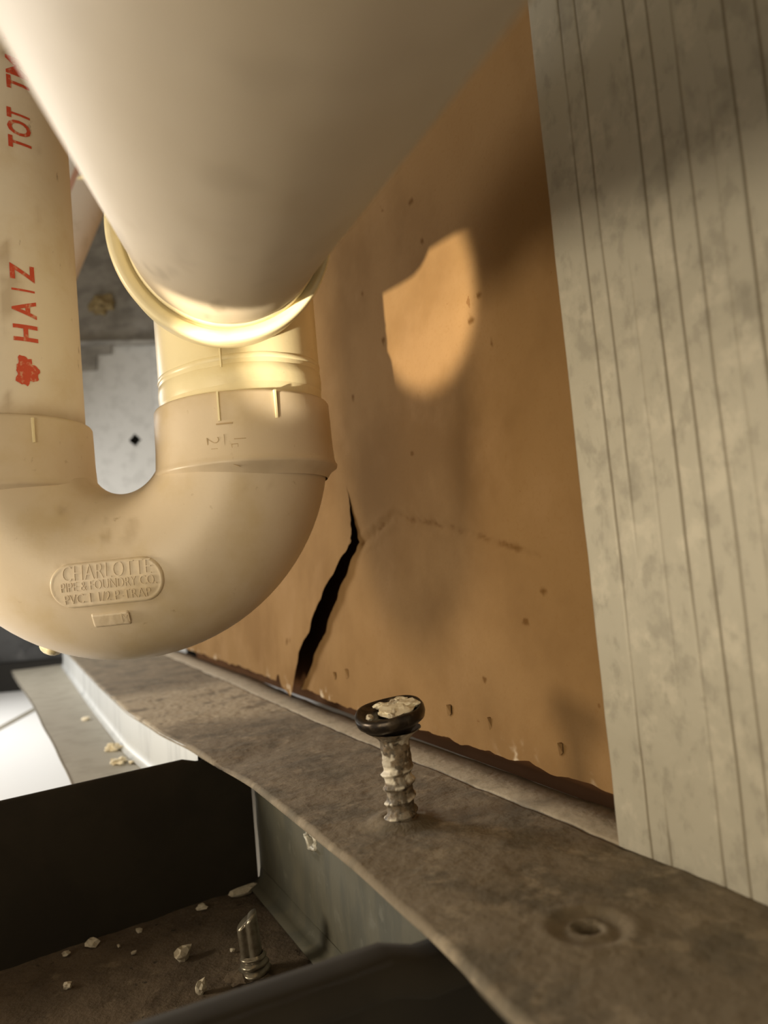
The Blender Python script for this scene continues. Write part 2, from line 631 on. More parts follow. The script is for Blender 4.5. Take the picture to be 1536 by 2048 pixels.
# ================================================================== STEEL TRACK (holds the upright screw)
FRONT = [(.03, .0540), (.087, .0564), (.119, .0588), (.153, .0602), (.225, .0607), (.287, .0568), (.34, .0520), (.41, .0485), (.55, .048), (.85, .0490)]
BACK = [(.0, .1075), (.26, .1068), (.35, .1090), (.48, .1130), (.74, .1180), (.95, .122)]
SCREW = (.168, .0802)
DIMPLE = (.1018, .0798)


def track_h(s, t):
    h = .0005 * fbm((s, t, 0), 26, 4, 1) + .00018 * fbm((s, t, 0), 160, 3, 2)
    q = math.hypot(s - SCREW[0], t - SCREW[1])
    h += .0011 * math.exp(-((q - .0052) / .0026) ** 2)           # metal puckered round the screw
    q = math.hypot((s - DIMPLE[0]) * 1.0, t - DIMPLE[1])
    h += .00035 * math.exp(-((q - .0068) / .0016) ** 2) - .0007 * math.exp(-((q - .0045) / .0018) ** 2)
    h += -.0045 * (1 - sstep(.0008, .0026, math.hypot(s - DIMPLE[0] - .0004, t - DIMPLE[1])+.0006*noise.noise(Vector((s*400,t*400,0)))))
    c = sstep(.30, .36, s) * (1 - sstep(.45, .60, s)) * sstep(.052, .066, t)
    h += .0003 * c * fbm((s, t, 0), 420, 4, 8)
    # a soft dent across the sheet, behind the cross channel
    h += -.0008 * math.exp(-((s - .262 - .35 * (t - .07)) / .010) ** 2) * sstep(.110, .07, t)
    return h


ss = []
s = .03
while s < 1.0:
    ss.append(s)
    s += .0008 if s < .30 else (.0014 if s < .5 else .006)
ntk = 72
V, crust, crack = [], [], []
for s in ss:
    f0 = lerp_table(FRONT, s)
    b0 = lerp_table(BACK, s)
    for j in range(ntk):
        t = f0 + (b0 - f0) * j / (ntk - 1)
        h = track_h(s, t)
        if j == 0:
            h -= .0006
        V.append(P(s, t, h))
        c = sstep(.31, .36, s + .25 * (t - .08)) * (1 - sstep(.43, .50, s)) * sstep(-.5, .3, fbm((s, t, 0), 60, 3, 6) + .35)
        crust.append(min(1, c))
        e = abs(noise.noise(Vector((s * 330, t * 520, 2.0))))
        k = (1 - sstep(.0, .07, e)) * c * sstep(.0, .3, fbm((s, t, 0), 90, 2, 4))
        crack.append(k)
nS = len(ss)
F = grid_faces(nS, ntk, flip=True)
# rolled-under front lip and underside give the sheet thickness
nb = len(V)
for s in ss:
    f0 = lerp_table(FRONT, s)
    b0 = lerp_table(BACK, s)
    V += [P(s, f0 - .0003, -.0012), P(s, f0 + .0006, -.0018), P(s, f0 + .004, -.0018 if .1085 < s < .29 else -.0075), P(s, b0, -.0018 if .1085 < s < .29 else -.0075)]
for i in range(nS - 1):
    a, b = nb + 4 * i, nb + 4 * (i + 1)
    F.append((i * ntk, (i + 1) * ntk, b, a))
    for k in range(3):
        if k == 1:
            continue
        F.append((a + k, b + k, b + k + 1, a + k + 1))
    F.append((a + 1, b + 1, b + 2, a + 2))
    F.append((a + 3, b + 3, (i + 1) * ntk + ntk - 1, i * ntk + ntk - 1))
crust += [0] * (len(V) - len(crust))
crack += [0] * (len(V) - len(crack))
TR = root('steel_track', 'dusty galvanized steel track running along the drywall, holding the upright screw', 'metal track', P(.168, .082, 0))
put('track_top', V, F, DUSTY, TR, attrs={'crust': crust, 'crack': crack})
# front flange with a torn hole, set back under the top
HOLE = (.2203, -.0178)
n1, n2 = 140, 40
V = []
for i in range(n1):
    for j in range(n2):
        s, z = .05 + (.2815 - .05) * i / (n1 - 1), -.0505 + .0475 * j / (n2 - 1)
        q = math.hypot((s - HOLE[0]) / .0040, (z - HOLE[1]) / .0027)
        V.append(P(s, .0760 + .0003 * fbm((s, z, 0), 60, 3) - .0010 * math.exp(-((q - 1.2) / .4) ** 2), z))


def hole_skip(i, j):
    s, z = .05 + (.2815 - .05) * (i + .5) / (n1 - 1), -.0505 + .0475 * (j + .5) / (n2 - 1)
    return math.hypot((s - HOLE[0]) / .0036, (z - HOLE[1]) / .0023) < 1


put('front_flange', V, grid_faces(n1, n2, skip=hole_skip), STEEL, TR)
V, F = [], []
for k in range(28):
    a = 2 * math.pi * k / 28
    rr = 1 + .22 * math.sin(5 * a + 1) + .12 * math.sin(9 * a)
    for (r0, dt) in ((1.35, .0002), (1.05 * rr, -.0014), (.82 * rr, -.0008), (.75, .0020)):
        V.append(P(HOLE[0] + .0036 * r0 * math.cos(a), .0758 + dt, HOLE[1] + .0024 * r0 * math.sin(a)))
put('hole_burr', V, grid_faces(28, 4, wrap_u=True), GALV, TR)
V, F = strip_profile([(.0705, -.0490), (.0735, -.0485), (.0757, -.0472), (.0763, -.0440)], .1225, .2806, .0006, 30)
put('bottom_fold', V, F, STEEL, TR)
# bright lip hanging from the edge beyond the cross channel, going down to the ledge
V = []
n1 = 60
for i in range(n1):
    s = .2835 + (.95 - .2835) * (i / (n1 - 1)) ** 1.6
    f0 = lerp_table(FRONT, s)
    for (dt, z) in ((.0000, -.0004), (-.0002, -.006), (-.0002, -.014), (-.0008, -.0178), (-.003, -.0196), (.002, -.0199), (.0025, -.010), (.0025, -.002)):
        V.append(P(s, f0 + dt, z))
put('front_lip', V, grid_faces(n1, 8), SHINY, TR)
# lower ledge beyond the cross channel
LD = root('steel_ledge', 'flat grey steel ledge a step below the track, running back under the trap', 'ledge', P(.5, .035, -.02))
V = []
n1, n2 = 60, 24
for i in range(n1):
    s = .2845 + (.98 - .2845) * i / (n1 - 1)
    t0 = lerp_table([(.28, .0205), (.371, .0190), (.446, .0170), (.562, .0130), (.98, -.004)], s)
    t1 = lerp_table(FRONT, s) - .0008
    for j in range(n2):
        t = t0 + (t1 - t0) * j / (n2 - 1)
        V.append(P(s, t, -.0202 + .0004 * fbm((s, t, 0), 30, 3)))
F = grid_faces(n1, n2, flip=True)
nb = len(V)
for i in range(n1):
    s = .2845 + (.98 - .2845) * i / (n1 - 1)
    t0 = lerp_table([(.28, .0205), (.371, .0190), (.446, .0170), (.562, .0130), (.98, -.004)], s)
    V += [P(s, t0, -.0212), P(s, t0 + .012, -.0214)]
for i in range(n1 - 1):
    a, b = nb + 2 * i, nb + 2 * i + 2
    F += [(i * n2, a, b, (i + 1) * n2), (a, a + 1, b + 1, b)]
put('ledge_plate', V, F, LEDGE, LD)

# ------------------------------------------------------------------ narrow strip between the track and the drywall
V = []
n1 = 120
for i in range(n1):
    s = .04 + .9 * i / (n1 - 1)
    b0 = lerp_table(BACK, s) + .0005
    e = wall_t(s) - .0006
    for (k, z) in ((0, -.0070), (0, -.0004), (.04, .0003), (.5, .0004), (1, .0003), (1.02, -.0064)):
        t = b0 + (e - b0) * k
        V.append(P(s, t, z + .0004 * fbm((s, t, 0), 70, 3, 3) * (k > 0)))
SS = put('sill_strip', V, grid_faces(n1, 6, flip=True), material('sill_dust', (0.31, 0.255, 0.18), .85, layers=[
    ((0.22, 0.18, 0.12), 'noise', dict(scale=150, lo=.5, hi=.64, amt=.7))], bumps=[(500, .4, .0008, 5)]))
tag(SS, 'narrow pale dusty strip lying between the steel track and the drywall', 'strip')

# ================================================================== CROSS CHANNEL
CH = root('cross_channel', 'dark open steel channel with a debris-strewn floor, butting into the dusty track', 'metal channel', P(.2, .0, -.0525))


def slab(s0, s1, t0, t1, z0, z1, skew=0.0):
    pts = [P(s0 + skew * (t0 - .058), t0, z0), P(s0 + skew * (t1 - .058), t1, z0), P(s1 + skew * (t1 - .058), t1, z0), P(s1 + skew * (t0 - .058), t0, z0)]
    return plate(pts, Vector((0, 0, z1 - z0)))


SK = .165   # the far flange is not quite square to the track
V = []
n1, n2 = 50, 14
for i in range(n1):
    t = -.16 + (.0748 + .16) * i / (n1 - 1)
    s = .2812 + SK * (t - .058) * (1 if t < .058 else 0)
    for (ds, z) in ((0, -.0520), (0, -.035), (0, -.015), (0, -.0022), (.0002, -.0013), (.0008, -.0010), (.0016, -.0012), (.0020, -.0022), (.0020, -.020), (.0020, -.0520)):
        V.append(P(s + ds, t, z - (.0016 if t > .0545 and z > -.003 else 0)))
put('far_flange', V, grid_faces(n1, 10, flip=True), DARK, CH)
V, F = [], []
n1, n2 = 150, 130
for i in range(n1):
    for j in range(n2):
        s, t = .1195 + .1632 * i / (n1 - 1), -.16 + .2350 * j / (n2 - 1)
        if t < .058:
            s += SK * (t - .058) * (i / (n1 - 1))
        V.append(P(s, t, -.0505 + .0004 * fbm((s, t, 0), 70, 4, 5) + .0004 * max(0, fbm((s, t, 0), 260, 3, 6))))
F = grid_faces(n1, n2, flip=True)
nb = len(V)
V += [P(.1195, -.16, -.0525), P(.1195, .0750, -.0525), P(.2815, .0750, -.0525), P(.2455, -.16, -.0525)]
F.append((nb, nb + 1, nb + 2, nb + 3))
F += [(0, n2 - 1, nb + 1, nb)]
put('channel_floor', V, F, GRIME, CH)
V = []
n1 = 40
prof = [(.0018, -.0505), (.0018, -.006), (.0014, -.0022), (.0002, -.0009), (-.0020, -.0007), (-.0045, -.0010), (-.0064, -.0016), (-.0074, -.0034), (-.0070, -.0060), (-.0050, -.0074), (-.0006, -.0090), (-.0006, -.0525)]
for i in range(n1):
    t = -.16 + (.0748 + .16) * i / (n1 - 1)
    for ds, z in prof:
        V.append(P(.1196 + ds, t, z - (.0020 if t > .0535 and z > -.009 else 0)))
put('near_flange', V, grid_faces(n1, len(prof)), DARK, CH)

# ================================================================== RIBBED STEEL STUD
ST = root('steel_stud', 'tall ribbed galvanized steel stud standing on the track in front of drywall', 'metal stud', P(.10, .108, .001))
S_EDGE, S_END = .1255, .0300
RIBS = [(.1157, .95), (.1109, .9), (.1045, .35), (.0988, 1.0), (.0937, .9), (.0885, .75), (.0835, .35), (.0787, .9), (.0733, .9), (.0680, .7), (.0630, .9), (.0575, .9), (.052, .8), (.047, 1.), (.042, .8)]
us = []
s = S_EDGE
while s > S_END:
    us.append(s)
    s -= .00022
zs = [-.0002 + .30 * j / 149 for j in range(150)]
V, gr = [], []
for s in us:
    for z in zs:
        d, g = 0, 0
        for k, (c, a) in enumerate(RIBS):
            q = (s - c - .0003 * noise.noise(Vector((z * 25, k * 5.0, 0)))) / .00030
            if abs(q) < 3:
                w = a * sstep(-.25, .15, noise.noise(Vector((z * 16, k * 7.3, 4))) + .25 * a)
                e = math.exp(-q * q)
                d += .00022 * e * w
                g = max(g, e * w * .85)
        if s > S_EDGE - .0008:
            d += .0008 * (1 - sstep(0, .0008, S_EDGE - s))
        V.append(P(s, .1072 + d + .00025 * fbm((s, z, 0), 30, 3, 2), z))
        gr.append(g)
nU, nZ = len(us), len(zs)
F = grid_faces(nU, nZ, flip=True)
nb = len(V)
for z in zs:
    V += [P(S_EDGE + .0001, .1086, z), P(S_EDGE - .0006, .1100, z), P(S_END, .1100, z)]
for j in range(nZ - 1):
    a, b = nb + 3 * j, nb + 3 * j + 3
    F += [(j, a, b, j + 1), (a, a + 1, b + 1, b), (a + 1, a + 2, b + 2, b + 1)]
gr += [0] * (len(V) - len(gr))
put('ribbed_face', V, F, GALV, ST, attrs={'groove': gr})
V, F = plate([P(S_END, .1072, -.0002), P(S_END, .1200, -.0002), P(S_END, .1200, .30), P(S_END, .1072, .30)], A_DIR * .0012)
put('side_return', V, F, GALV, ST, smooth=False)

# ================================================================== TRAP
TY = .231
TC = Vector((-.0770, TY, .1007))
R_C, R_T = .0369, .0247
TRAP = root('drain_trap', 'cream plastic U-shaped drain trap with raised maker plate, under the overhead pipe', 'drain trap', (TC.x, TY, TC.z - R_C - R_T))
path = []
for k in range(6):
    path.append(Vector((TC.x + R_C, TY, .1090 - (.1090 - TC.z) * k / 6)))
for k in range(49):
    a = math.pi * k / 48
    path.append(Vector((TC.x + R_C * math.cos(a), TY, TC.z - R_C * math.sin(a))))
for k in range(1, 7):
    path.append(Vector((TC.x - R_C, TY, TC.z + (.1090 - TC.z) * k / 6)))
V, F = sweep(path, R_T, 96)
STAINS = [(-.0760, .0745, .0022, .6), (-.0690, .0760, .0030, .45), (-.0700, .0735, .0025, .4), (-.0765, .0790, .0014, .5), (-.0820, .0800, .0016, .3), (-.0890, .0830, .0016, .5), (-.0300, .0860, .0016, .35),
          (-.0370, .0850, .0012, .35), (-.0775, .0480, .0040, .25)]
stn = []
for v in V:
    q = 0
    if v.y < TY:
        for x, z, r, a in STAINS:
            d = math.hypot(v.x - x, (v.z - z) * .7) + .0012 * fbm(v, 300, 3)
            q = max(q, a * (1 - sstep(r * .3, r * 1.2, d)))
        qx, qz = max(abs(v.x + .0757) - .0094, 0), v.z - .0623
        sdp = abs(math.hypot(qx, qz) - .0060)
        q = max(q, .45 * (1 - sstep(.0003, .0016, sdp)))
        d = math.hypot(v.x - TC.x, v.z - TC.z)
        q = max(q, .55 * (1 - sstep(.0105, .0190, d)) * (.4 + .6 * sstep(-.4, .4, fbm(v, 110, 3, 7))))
    stn.append(q)
put('bend', V, F, PVC, TRAP, attrs={'stain': stn})
for sx in (1, -1):
    c = Vector((TC.x + sx * R_C, TY, 0))
    prof = [(.0240, .0880), (.0254, .0900), (.0271, .0911), (.0273, .0918), (.0269, .0926), (.0266, .0935), (.0263, .0990), (.0262, .1060), (.0261, .1102), (.0257, .1109), (.0252, .1112), (.0245, .1110), (.02435, .1100), (.0243, .0960)]
    V, F = lathe(c, (0, 0, 1), prof, 128)
    stn = [.35 * (1 - sstep(.0905, .0945, v.z)) * (.5 + .5 * sstep(-.3, .3, fbm(v, 120, 3, 4))) for v in V]
    put('socket', V, F, PVC, TRAP, attrs={'stain': stn})
# raised depth marks at the socket mouths
for cx, deg, z0, z1 in ((TC.x + R_C, -94, .1028, .1108), (TC.x + R_C, -60, .1030, .1108), (TC.x - R_C, -46, .1030, .1100)):
    a = math.radians(deg)
    d = Vector((math.cos(a), math.sin(a), 0))
    sdir = Vector((-math.sin(a), math.cos(a), 0))
    pts = [(-.0004, .0259), (-.00025, .0268), (.00025, .0268), (.0004, .0259)]
    V = [Vector((cx, TY, z)) + d * r + sdir * w for z in (z0, z1) for w, r in pts]
    put('depth_mark', V, [(0, 1, 5, 4), (1, 2, 6, 5), (2, 3, 7, 6), (0, 3, 2, 1), (4, 5, 6, 7)], PVC_YEL, TRAP, smooth=False)


def torus_front(x, z, h=0.0):
    """point on the front of the bend below world (x, z), raised by h"""
    v = Vector((x - TC.x, 0, z - TC.z))
    r = v.length
    d = max(-R_T * .98, min(R_T * .98, r - R_C))
    y = math.sqrt(R_T ** 2 - d ** 2)
    rad = v / r
    nrm = (rad * d + Vector((0, -y, 0))) / R_T
    return Vector((TC.x, TY, TC.z)) + rad * (R_C + d) + Vector((0, -y, 0)) + nrm * h


def raised_plate(name, cx, cz, w, h, round_r, height, tilt, parent, mat, nu=90, nv=34):
    ct, s_ = math.cos(tilt), math.sin(tilt)
    V = []
    for i in range(nu):
        for j in range(nv):
            x, z = (i / (nu - 1) - .5) * (w + .002), (j / (nv - 1) - .5) * (h + .002)
            qx, qz = max(abs(x) - (w / 2 - round_r), 0), max(abs(z) - (h / 2 - round_r), 0)
            sd = math.hypot(qx, qz) - round_r
            hh = height * (1 - sstep(-.0003, .0003, sd)) - .0004 * sstep(0, .0004, sd)
            hh += .00018 * math.exp(-((sd + .0005) / .00025) ** 2) + .00006 * fbm((x, z, 0), 500, 3) * (sd < 0)
            V.append(torus_front(cx + x * ct - z * s_, cz + x * s_ + z * ct, hh))
    return put(name, V, grid_faces(nu, nv), mat, parent)


CP = (-.0757, .0623)
TILT = math.radians(.8)
mp = raised_plate('maker_plate', CP[0], CP[1], .0305, .0118, .0058, .00060, TILT, TRAP, PVC)
mp['label'] = 'raised rounded maker plate with worn moulded lettering'
org = Vector(TRAP['_org'])


def emboss(body, size, cx, cz, width, base, parent):
    V, F = text_mesh(body, size, lambda u, v, h: torus_front(CP[0] + cx + u, CP[1] + cz + v + u * math.tan(TILT), base + h), .00018, -.00012 if size > .005 else -.00006, .0010, width)
    o = put('moulded_lettering', [v - org for v in V], F, PVC, None, smooth=False)
    o.parent = parent
    return o


emboss('CHARLOTTE', .0060, .0004, .0030, .0238, .00064, mp)
emboss('PIPE & FOUNDRY CO.', .0036, .0006, -.0004, .0255, .00064, mp)
emboss('PVC 1 1/2 P-TRAP', .0036, .0000, -.0036, .0230, .00064, mp)
sp = raised_plate('date_plate', -.0761, .0524, .0100, .0036, .0004, .00045, TILT, TRAP, PVC, 50, 20)
emboss('M', .0034, .0036, -.0097, None, .00050, sp)
# gate stub at the lowest point
V, F = lathe((-.1012, TY - .003, .0446), (-.38, -.12, -1), [(.0032, -.002), (.0030, .0004), (.0024, .0012), (.0014, .0018), (.0, .0019)], 24, warp=lambda r, h, a: (r * (1 + .2 * math.sin(3 * a)), h))
put('gate_stub', V, F, PVC_YEL, TRAP)
# size marking on the right socket, turned a quarter


def socket_map(cx, deg, zc):
    def f(u, v, h):            # text x runs down, text y runs to the right round the socket
        a = math.radians(deg) + v / .0264
        r = .0262 + .0003 * 0 + h
        return Vector((cx + r * math.cos(a), TY + r * math.sin(a), zc - u))
    return f


for body, dv, du, size in (('1', -.0000, -.0010, .0070), ('1', .0040, .0034, .0052), ('2', -.0034, .0034, .0052), ('_', .0026, .0034, .0066), ('PVC', -.0030, .0078, .0028), ('DWV', .0026, .0078, .0028)):
    g = socket_map(TC.x + R_C, -92, .1010)
    V, F = text_mesh(body, size, lambda u, v, h: g(u + du, v + dv, h), .00030, -.00016 if size > .004 else -.00005, .0012)
    put('size_mark', V, F, PVC_MARK, TRAP, smooth=False)

# ================================================================== RISER (left pipe with red print)
RX = TC.x - R_C
RI = root('riser_pipe', 'upright cream plastic pipe with red printed letters, standing in the trap left socket', 'pipe', (RX, TY, .097))
zs_ = [.0970 + .0022 * k for k in range(120)]
V = []
for i in range(80):
    a = 2 * math.pi * i / 80
    for z in zs_:
        V.append(Vector((RX + .0241 * math.cos(a), TY + .0241 * math.sin(a), z)))
stn = []
for v in V:
    q = .7 * (1 - sstep(.1115, .1185, v.z)) * (.6 + .4 * fbm(v, 60, 3))
    q = max(q, .5 * sstep(.30, .62, fbm(Vector((v.x, v.y, v.z * .35)), 130, 4, 3)))
    stn.append(max(0, min(1, q)))
put('pipe_wall', V, grid_faces(80, len(zs_), wrap_u=True), PVC_RISER, RI, attrs={'stain': stn})


def riser_print(body, z, ang, size, width=None, offset=.00022, rot=0):
    # letters lie on their side: text x runs up the pipe, text y runs to the left round it
    def f(u, v, h):
        a = math.radians(ang) - v / .0241
        return Vector((RX + .02425 * math.cos(a), TY + .02425 * math.sin(a), z + u))
    V, F = text_mesh(body, size, f, 0, offset, .0009, width)
    o = put('red_lettering', V, F, RED, RI, smooth=False)
    o['label'] = 'red printed lettering running up the pipe'


for body, z, w, k in (('H', .1349, .0048, 1), ('A', .1419, .0052, 1), ('I', .1474, .0006, .2), ('Z', .1526, .0050, 1), ('T', .1916, .0036, .8), ('O', .1962, .0046, .8), ('T', .2003, .0030, .8), ('T', .2098, .0040, .8), ('M', .2150, .0056, .8), ('T', .2245, .004, .8)):
    riser_print(body, z, -44.3 if z < .16 else (-40.6 if z < .206 else -39.6), .0092, w, .00024 * k)
# smudged stamp at the bottom of the print
V = []
for k in range(1, 8):
    pass
ring = [Vector((0, 0, 0))]
for i in range(40):
    a = 2 * math.pi * i / 40
    rr = 1 + .16 * math.sin(3 * a + 2) + .10 * math.sin(7 * a) + .07 * math.sin(12 * a + 1)
    ring.append(Vector((.0031 * rr * math.cos(a), .0040 * rr * math.sin(a), 0)))
V = []
for p in ring:
    a = math.radians(-46) + p.x / .0241
    V.append(Vector((RX + .02425 * math.cos(a), TY + .02425 * math.sin(a), .1238 + p.y)))
V2 = [V[0]]
mid = []
for p in ring[1:]:
    a = math.radians(-46) + p.x * .5 / .0241
    mid.append(Vector((RX + .02425 * math.cos(a), TY + .02425 * math.sin(a), .1238 + p.y * .5)))
V = [V[0]] + mid + V[1:]
F = [(0, 1 + i, 1 + (i + 1) % 40) for i in range(40)] + [(1 + i, 41 + i, 41 + (i + 1) % 40, 1 + (i + 1) % 40) for i in range(40)]
o = put('red_smudge', V, F, RED, RI, smooth=False)
o['label'] = 'smudged red stamp below the letters'

# ================================================================== ELBOW AND OVERHEAD PIPE
AX = Vector((-.1918, .9532, .2339)).normalized()      # axis of the overhead pipe, away from the camera
RIM = Vector((-.0329, .1777, .1425)) + c_right * .0003 + c_up * .0010
VX, VY = TC.x + R_C, TY
EL = root('pipe_elbow', 'yellowed plastic pipe elbow joining the overhead pipe to the trap', 'pipe fitting', (VX, VY, .098))
PRIM = Vector((-.03167, .17756, .14421)) - c_up * .0004
PAX = Vector((-.20072, .95329, .22573)).normalized()
R_P = .0230
hx_, hy_, _ = frame_for(AX)
off_ = PRIM - RIM
off_ -= AX * off_.dot(AX)
V = []
for i in range(128):
    a = 2 * math.pi * i / 128
    d = hx_ * math.cos(a) + hy_ * math.sin(a)
    k = d.dot(off_)
    ri = k + math.sqrt(R_P ** 2 - off_.length_squared + k * k) + .0001
    step = min(ri + .0012, .0256)
    for r, h in ((ri, .0040), (ri, .0012), (step, .0009), (step + .0003, .0002), (.0259, .0), (.0263, .0003), (.0267, .0012), (.0269, .0040), (.0270, .0200), (.0268, .0215), (.0258, .0226), (.0248, .0260)):
        V.append(RIM + AX * h + d * r)
put('socket', V, grid_faces(128, 12, wrap_u=True), PVC_YEL, EL)
hub_end = RIM + AX * .023
bendp = RIM + AX * .052
p_bot = Vector((VX, VY, .140))
cor = Vector((VX, VY, bendp.z + .004))
path = [Vector((VX, VY, .098)), Vector((VX, VY, .110)), Vector((VX, VY, .120)), Vector((VX, VY, .130))]
for k in range(31):
    u = k / 30
    path.append(p_bot * (1 - u) ** 2 + cor * 2 * u * (1 - u) + hub_end * u ** 2)
path.append(hub_end - AX * .004)
V, F = sweep(path, lambda u: .0242, 96)
put('body', V, F, PVC_YEL, EL)


def tilt_ring(base_z, prof, tx, name):
    V = []
    for i in range(128):
        a = 2 * math.pi * i / 128
        for r, h in prof:
            V.append(Vector((VX + r * math.cos(a), VY + r * math.sin(a), base_z + h + tx * r * math.cos(a) + .0003 * noise.noise(Vector((math.cos(a) * 3, math.sin(a) * 3, base_z * 90))))))
    return put(name, V, grid_faces(128, len(prof), wrap_u=True), PVC_YEL, EL)


tilt_ring(.1200, [(.0239, .0018), (.0243, .0014), (.02445, .0007), (.0243, .0001), (.0239, -.0004)], .060, 'stop_ring')
tilt_ring(.1150, [(.0239, .0042), (.02435, .0036), (.0245, .0012), (.0243, -.0012), (.0239, -.0030)], .050, 'cement_bead')
# mould seam down the front of the elbow
V = []
for z in [.1180 + .0002 * 10 * k for k in range(14)]:
    a = math.radians(-91.5)
    for w, h in ((-.00035, -.0002), (-.0002, .00035), (.0002, .00035), (.00035, -.0002)):
        V.append(Vector((VX + (.0242 + h) * math.cos(a) + w, VY + (.0242 + h) * math.sin(a), z)))
put('mould_seam', V, grid_faces(14, 4), PVC_YEL, EL)
# overhead pipe
OP = root('overhead_pipe', 'large blurred cream pipe passing overhead into the elbow', 'pipe', RIM)
x_, y_, _ = frame_for(PAX)
V, stn = [], []
nL, nA = 150, 128
for i in range(nL):
    h = .0035 - .36 * (i / (nL - 1)) ** 1.3
    for k in range(nA):
        a = 2 * math.pi * k / nA
        d = x_ * math.cos(a) + y_ * math.sin(a)
        V.append(PRIM + PAX * h + d * (R_P + .00006 * fbm(d, 4, 2)))
        q = .55 * sstep(-.018, -.002, h) * sstep(-.1, .5, fbm((math.cos(a) * .02, math.sin(a) * .02, h * .8), 170, 4, 2))
        q = max(q, .5 * sstep(.15, .6, fbm((math.cos(a) * .024, math.sin(a) * .024, h * .16), 150, 4, 5)) * sstep(-.13, -.04, h))
        q = max(q, .28 * sstep(.3, .75, fbm((math.cos(a) * .024, math.sin(a) * .024, h * .7), 120, 2, 11)))
        stn.append(q)
put('pipe_wall', V, [(i * nA + k, i * nA + (k + 1) % nA, (i + 1) * nA + (k + 1) % nA, (i + 1) * nA + k) for i in range(nL - 1) for k in range(nA)], PVC_PIPE, OP, attrs={'stain': stn})
# smeared ridge of solvent cement at the joint
V = []
for i in range(96):
    a = 2 * math.pi * i / 96
    d = x_ * math.cos(a) + y_ * math.sin(a)
    w = .0016 + .0016 * (noise.noise(Vector((math.cos(a) * 2, math.sin(a) * 2, 3))) + .4)
    for h, r in ((.0020, R_P - .0002), (.0010, R_P + .0006), (-max(.0004, w), R_P + .0002), (-max(.0006, w * 1.25), R_P - .0003)):
        V.append(PRIM + PAX * h + d * r)
put('cement_smear', V, grid_faces(96, 4, wrap_u=True), PVC_YEL, OP)
# ragged plastic burrs on the pipe's flank
for h, ang, sz in ((-.062, 0, .0011), (-.035, 0, .0008)):
    d = (-c_right * .95 - c_up * .28).normalized()
    d = (d - AX * d.dot(AX)).normalized()
    b = PRIM + PAX * h + d * (R_P - .0001)
    t2 = AX.cross(d)
    V = [b + t2 * sz * .5, b - t2 * sz * .5, b + AX * sz * .7, b + d * sz * 1.6 + AX * sz * .2]
    put('plastic_burr', V, [(0, 1, 3), (1, 2, 3), (2, 0, 3), (0, 2, 1)], PVC_YEL, OP, smooth=False)

# ================================================================== UPRIGHT SCREW
sx = P(SCREW[0], SCREW[1], 0)
SW = root('upright_screw', 'black headed screw standing in the dusty track, plaster caked in its head', 'screw', sx)
lean = Vector((-.010, -.05, 1)).normalized()
head_ax = Vector((-.10, -.17, 1)).normalized()
L_SH = .0215
V, pls = [], []
nz, na = 150, 64
xs_, ys_, _ = frame_for(lean)
pitch = .0034
for i in range(na):
    a = 2 * math.pi * i / na
    d = xs_ * math.cos(a) + ys_ * math.sin(a)
    for j in range(nz):
        z = -.0012 + (L_SH + .0012) * j / (nz - 1)
        ph = (z / pitch - a / (2 * math.pi)) % 1.0
        th = math.exp(-((ph - .5) / .17) ** 2)
        k = 1 - sstep(.0118, .0138, z)
        r = .00315 + .00075 * th * k + .0003 * (1 - k)
        r += .0046 * sstep(.0178, .0232, z) ** 1.4
        r += .00028 * fbm(d * .004 + Vector((0, 0, z)), 420, 4, 3) + .0006 * (1 - sstep(.0, .0035, z))
        V.append(sx + lean * z + d * r)
        p = sstep(.0088, .0100, z) * (1 - sstep(.0128, .0140, z)) * sstep(-.25, .2, fbm(d * .004 + Vector((0, 0, z)), 260, 3, 6) - .25 * (d.x))
        p = max(p, .8 * th * sstep(.1, .35, fbm(d * .004 + Vector((0, 0, z)), 300, 3, 1)) * k)
        p = max(p, .6 * sstep(.1, .35, fbm(d * .004 + Vector((0, 0, z)), 330, 3, 9)) * (1 - .5 * k))
        pls.append(p)
put('threaded_shank', V, grid_faces(na, nz, wrap_u=True), SCREW_SH, SW, attrs={'plaster': pls})
hb = sx + lean * .0205
prof = [(.0034, -.0010), (.0050, .0012), (.0068, .0026), (.0081, .0036), (.0084, .0046), (.0083, .0056), (.0079, .0062), (.0074, .0063), (.0068, .0058), (.0062, .0053), (.0050, .0050), (.0032, .0049), (.0024, .0036), (.0014, .0026), (.0, .0024)]
V, F = lathe(hb, head_ax, prof, 72, warp=lambda r, h, a: (r * (1 - .10 * math.exp(-((r - .0028) / .0009) ** 2) * math.cos(4 * a)), h + .0002 * math.sin(3 * a + 1) * (r > .004)))
hd = put('screw_head', V, F, SCREW_BLK, SW)


def lump(name, centre, rad, parent, mat, seed, flat=.4, axis=Vector((0, 0, 1)), amp=.45, sub_=2, yaw=0):
    bm = bmesh.new()
    bmesh.ops.create_icosphere(bm, subdivisions=sub_, radius=1)
    x, y, z = frame_for(axis)
    if abs(axis.z) > .99:
        x, y = Vector((math.cos(yaw), math.sin(yaw), 0)), Vector((-math.sin(yaw), math.cos(yaw), 0))
    V = []
    for v in bm.verts:
        c = v.co * (1 + amp * noise.fractal(v.co * 1.6 + Vector((seed, seed * 2.3, seed)), 1, 2, 3))
        V.append(Vector(centre) + x * c.x * rad[0] + y * c.y * rad[1] + z * c.z * rad[2])
    F = [tuple(q.index for q in f.verts) for f in bm.faces]
    bm.free()
    return put(name, V, F, mat, parent, smooth=False)


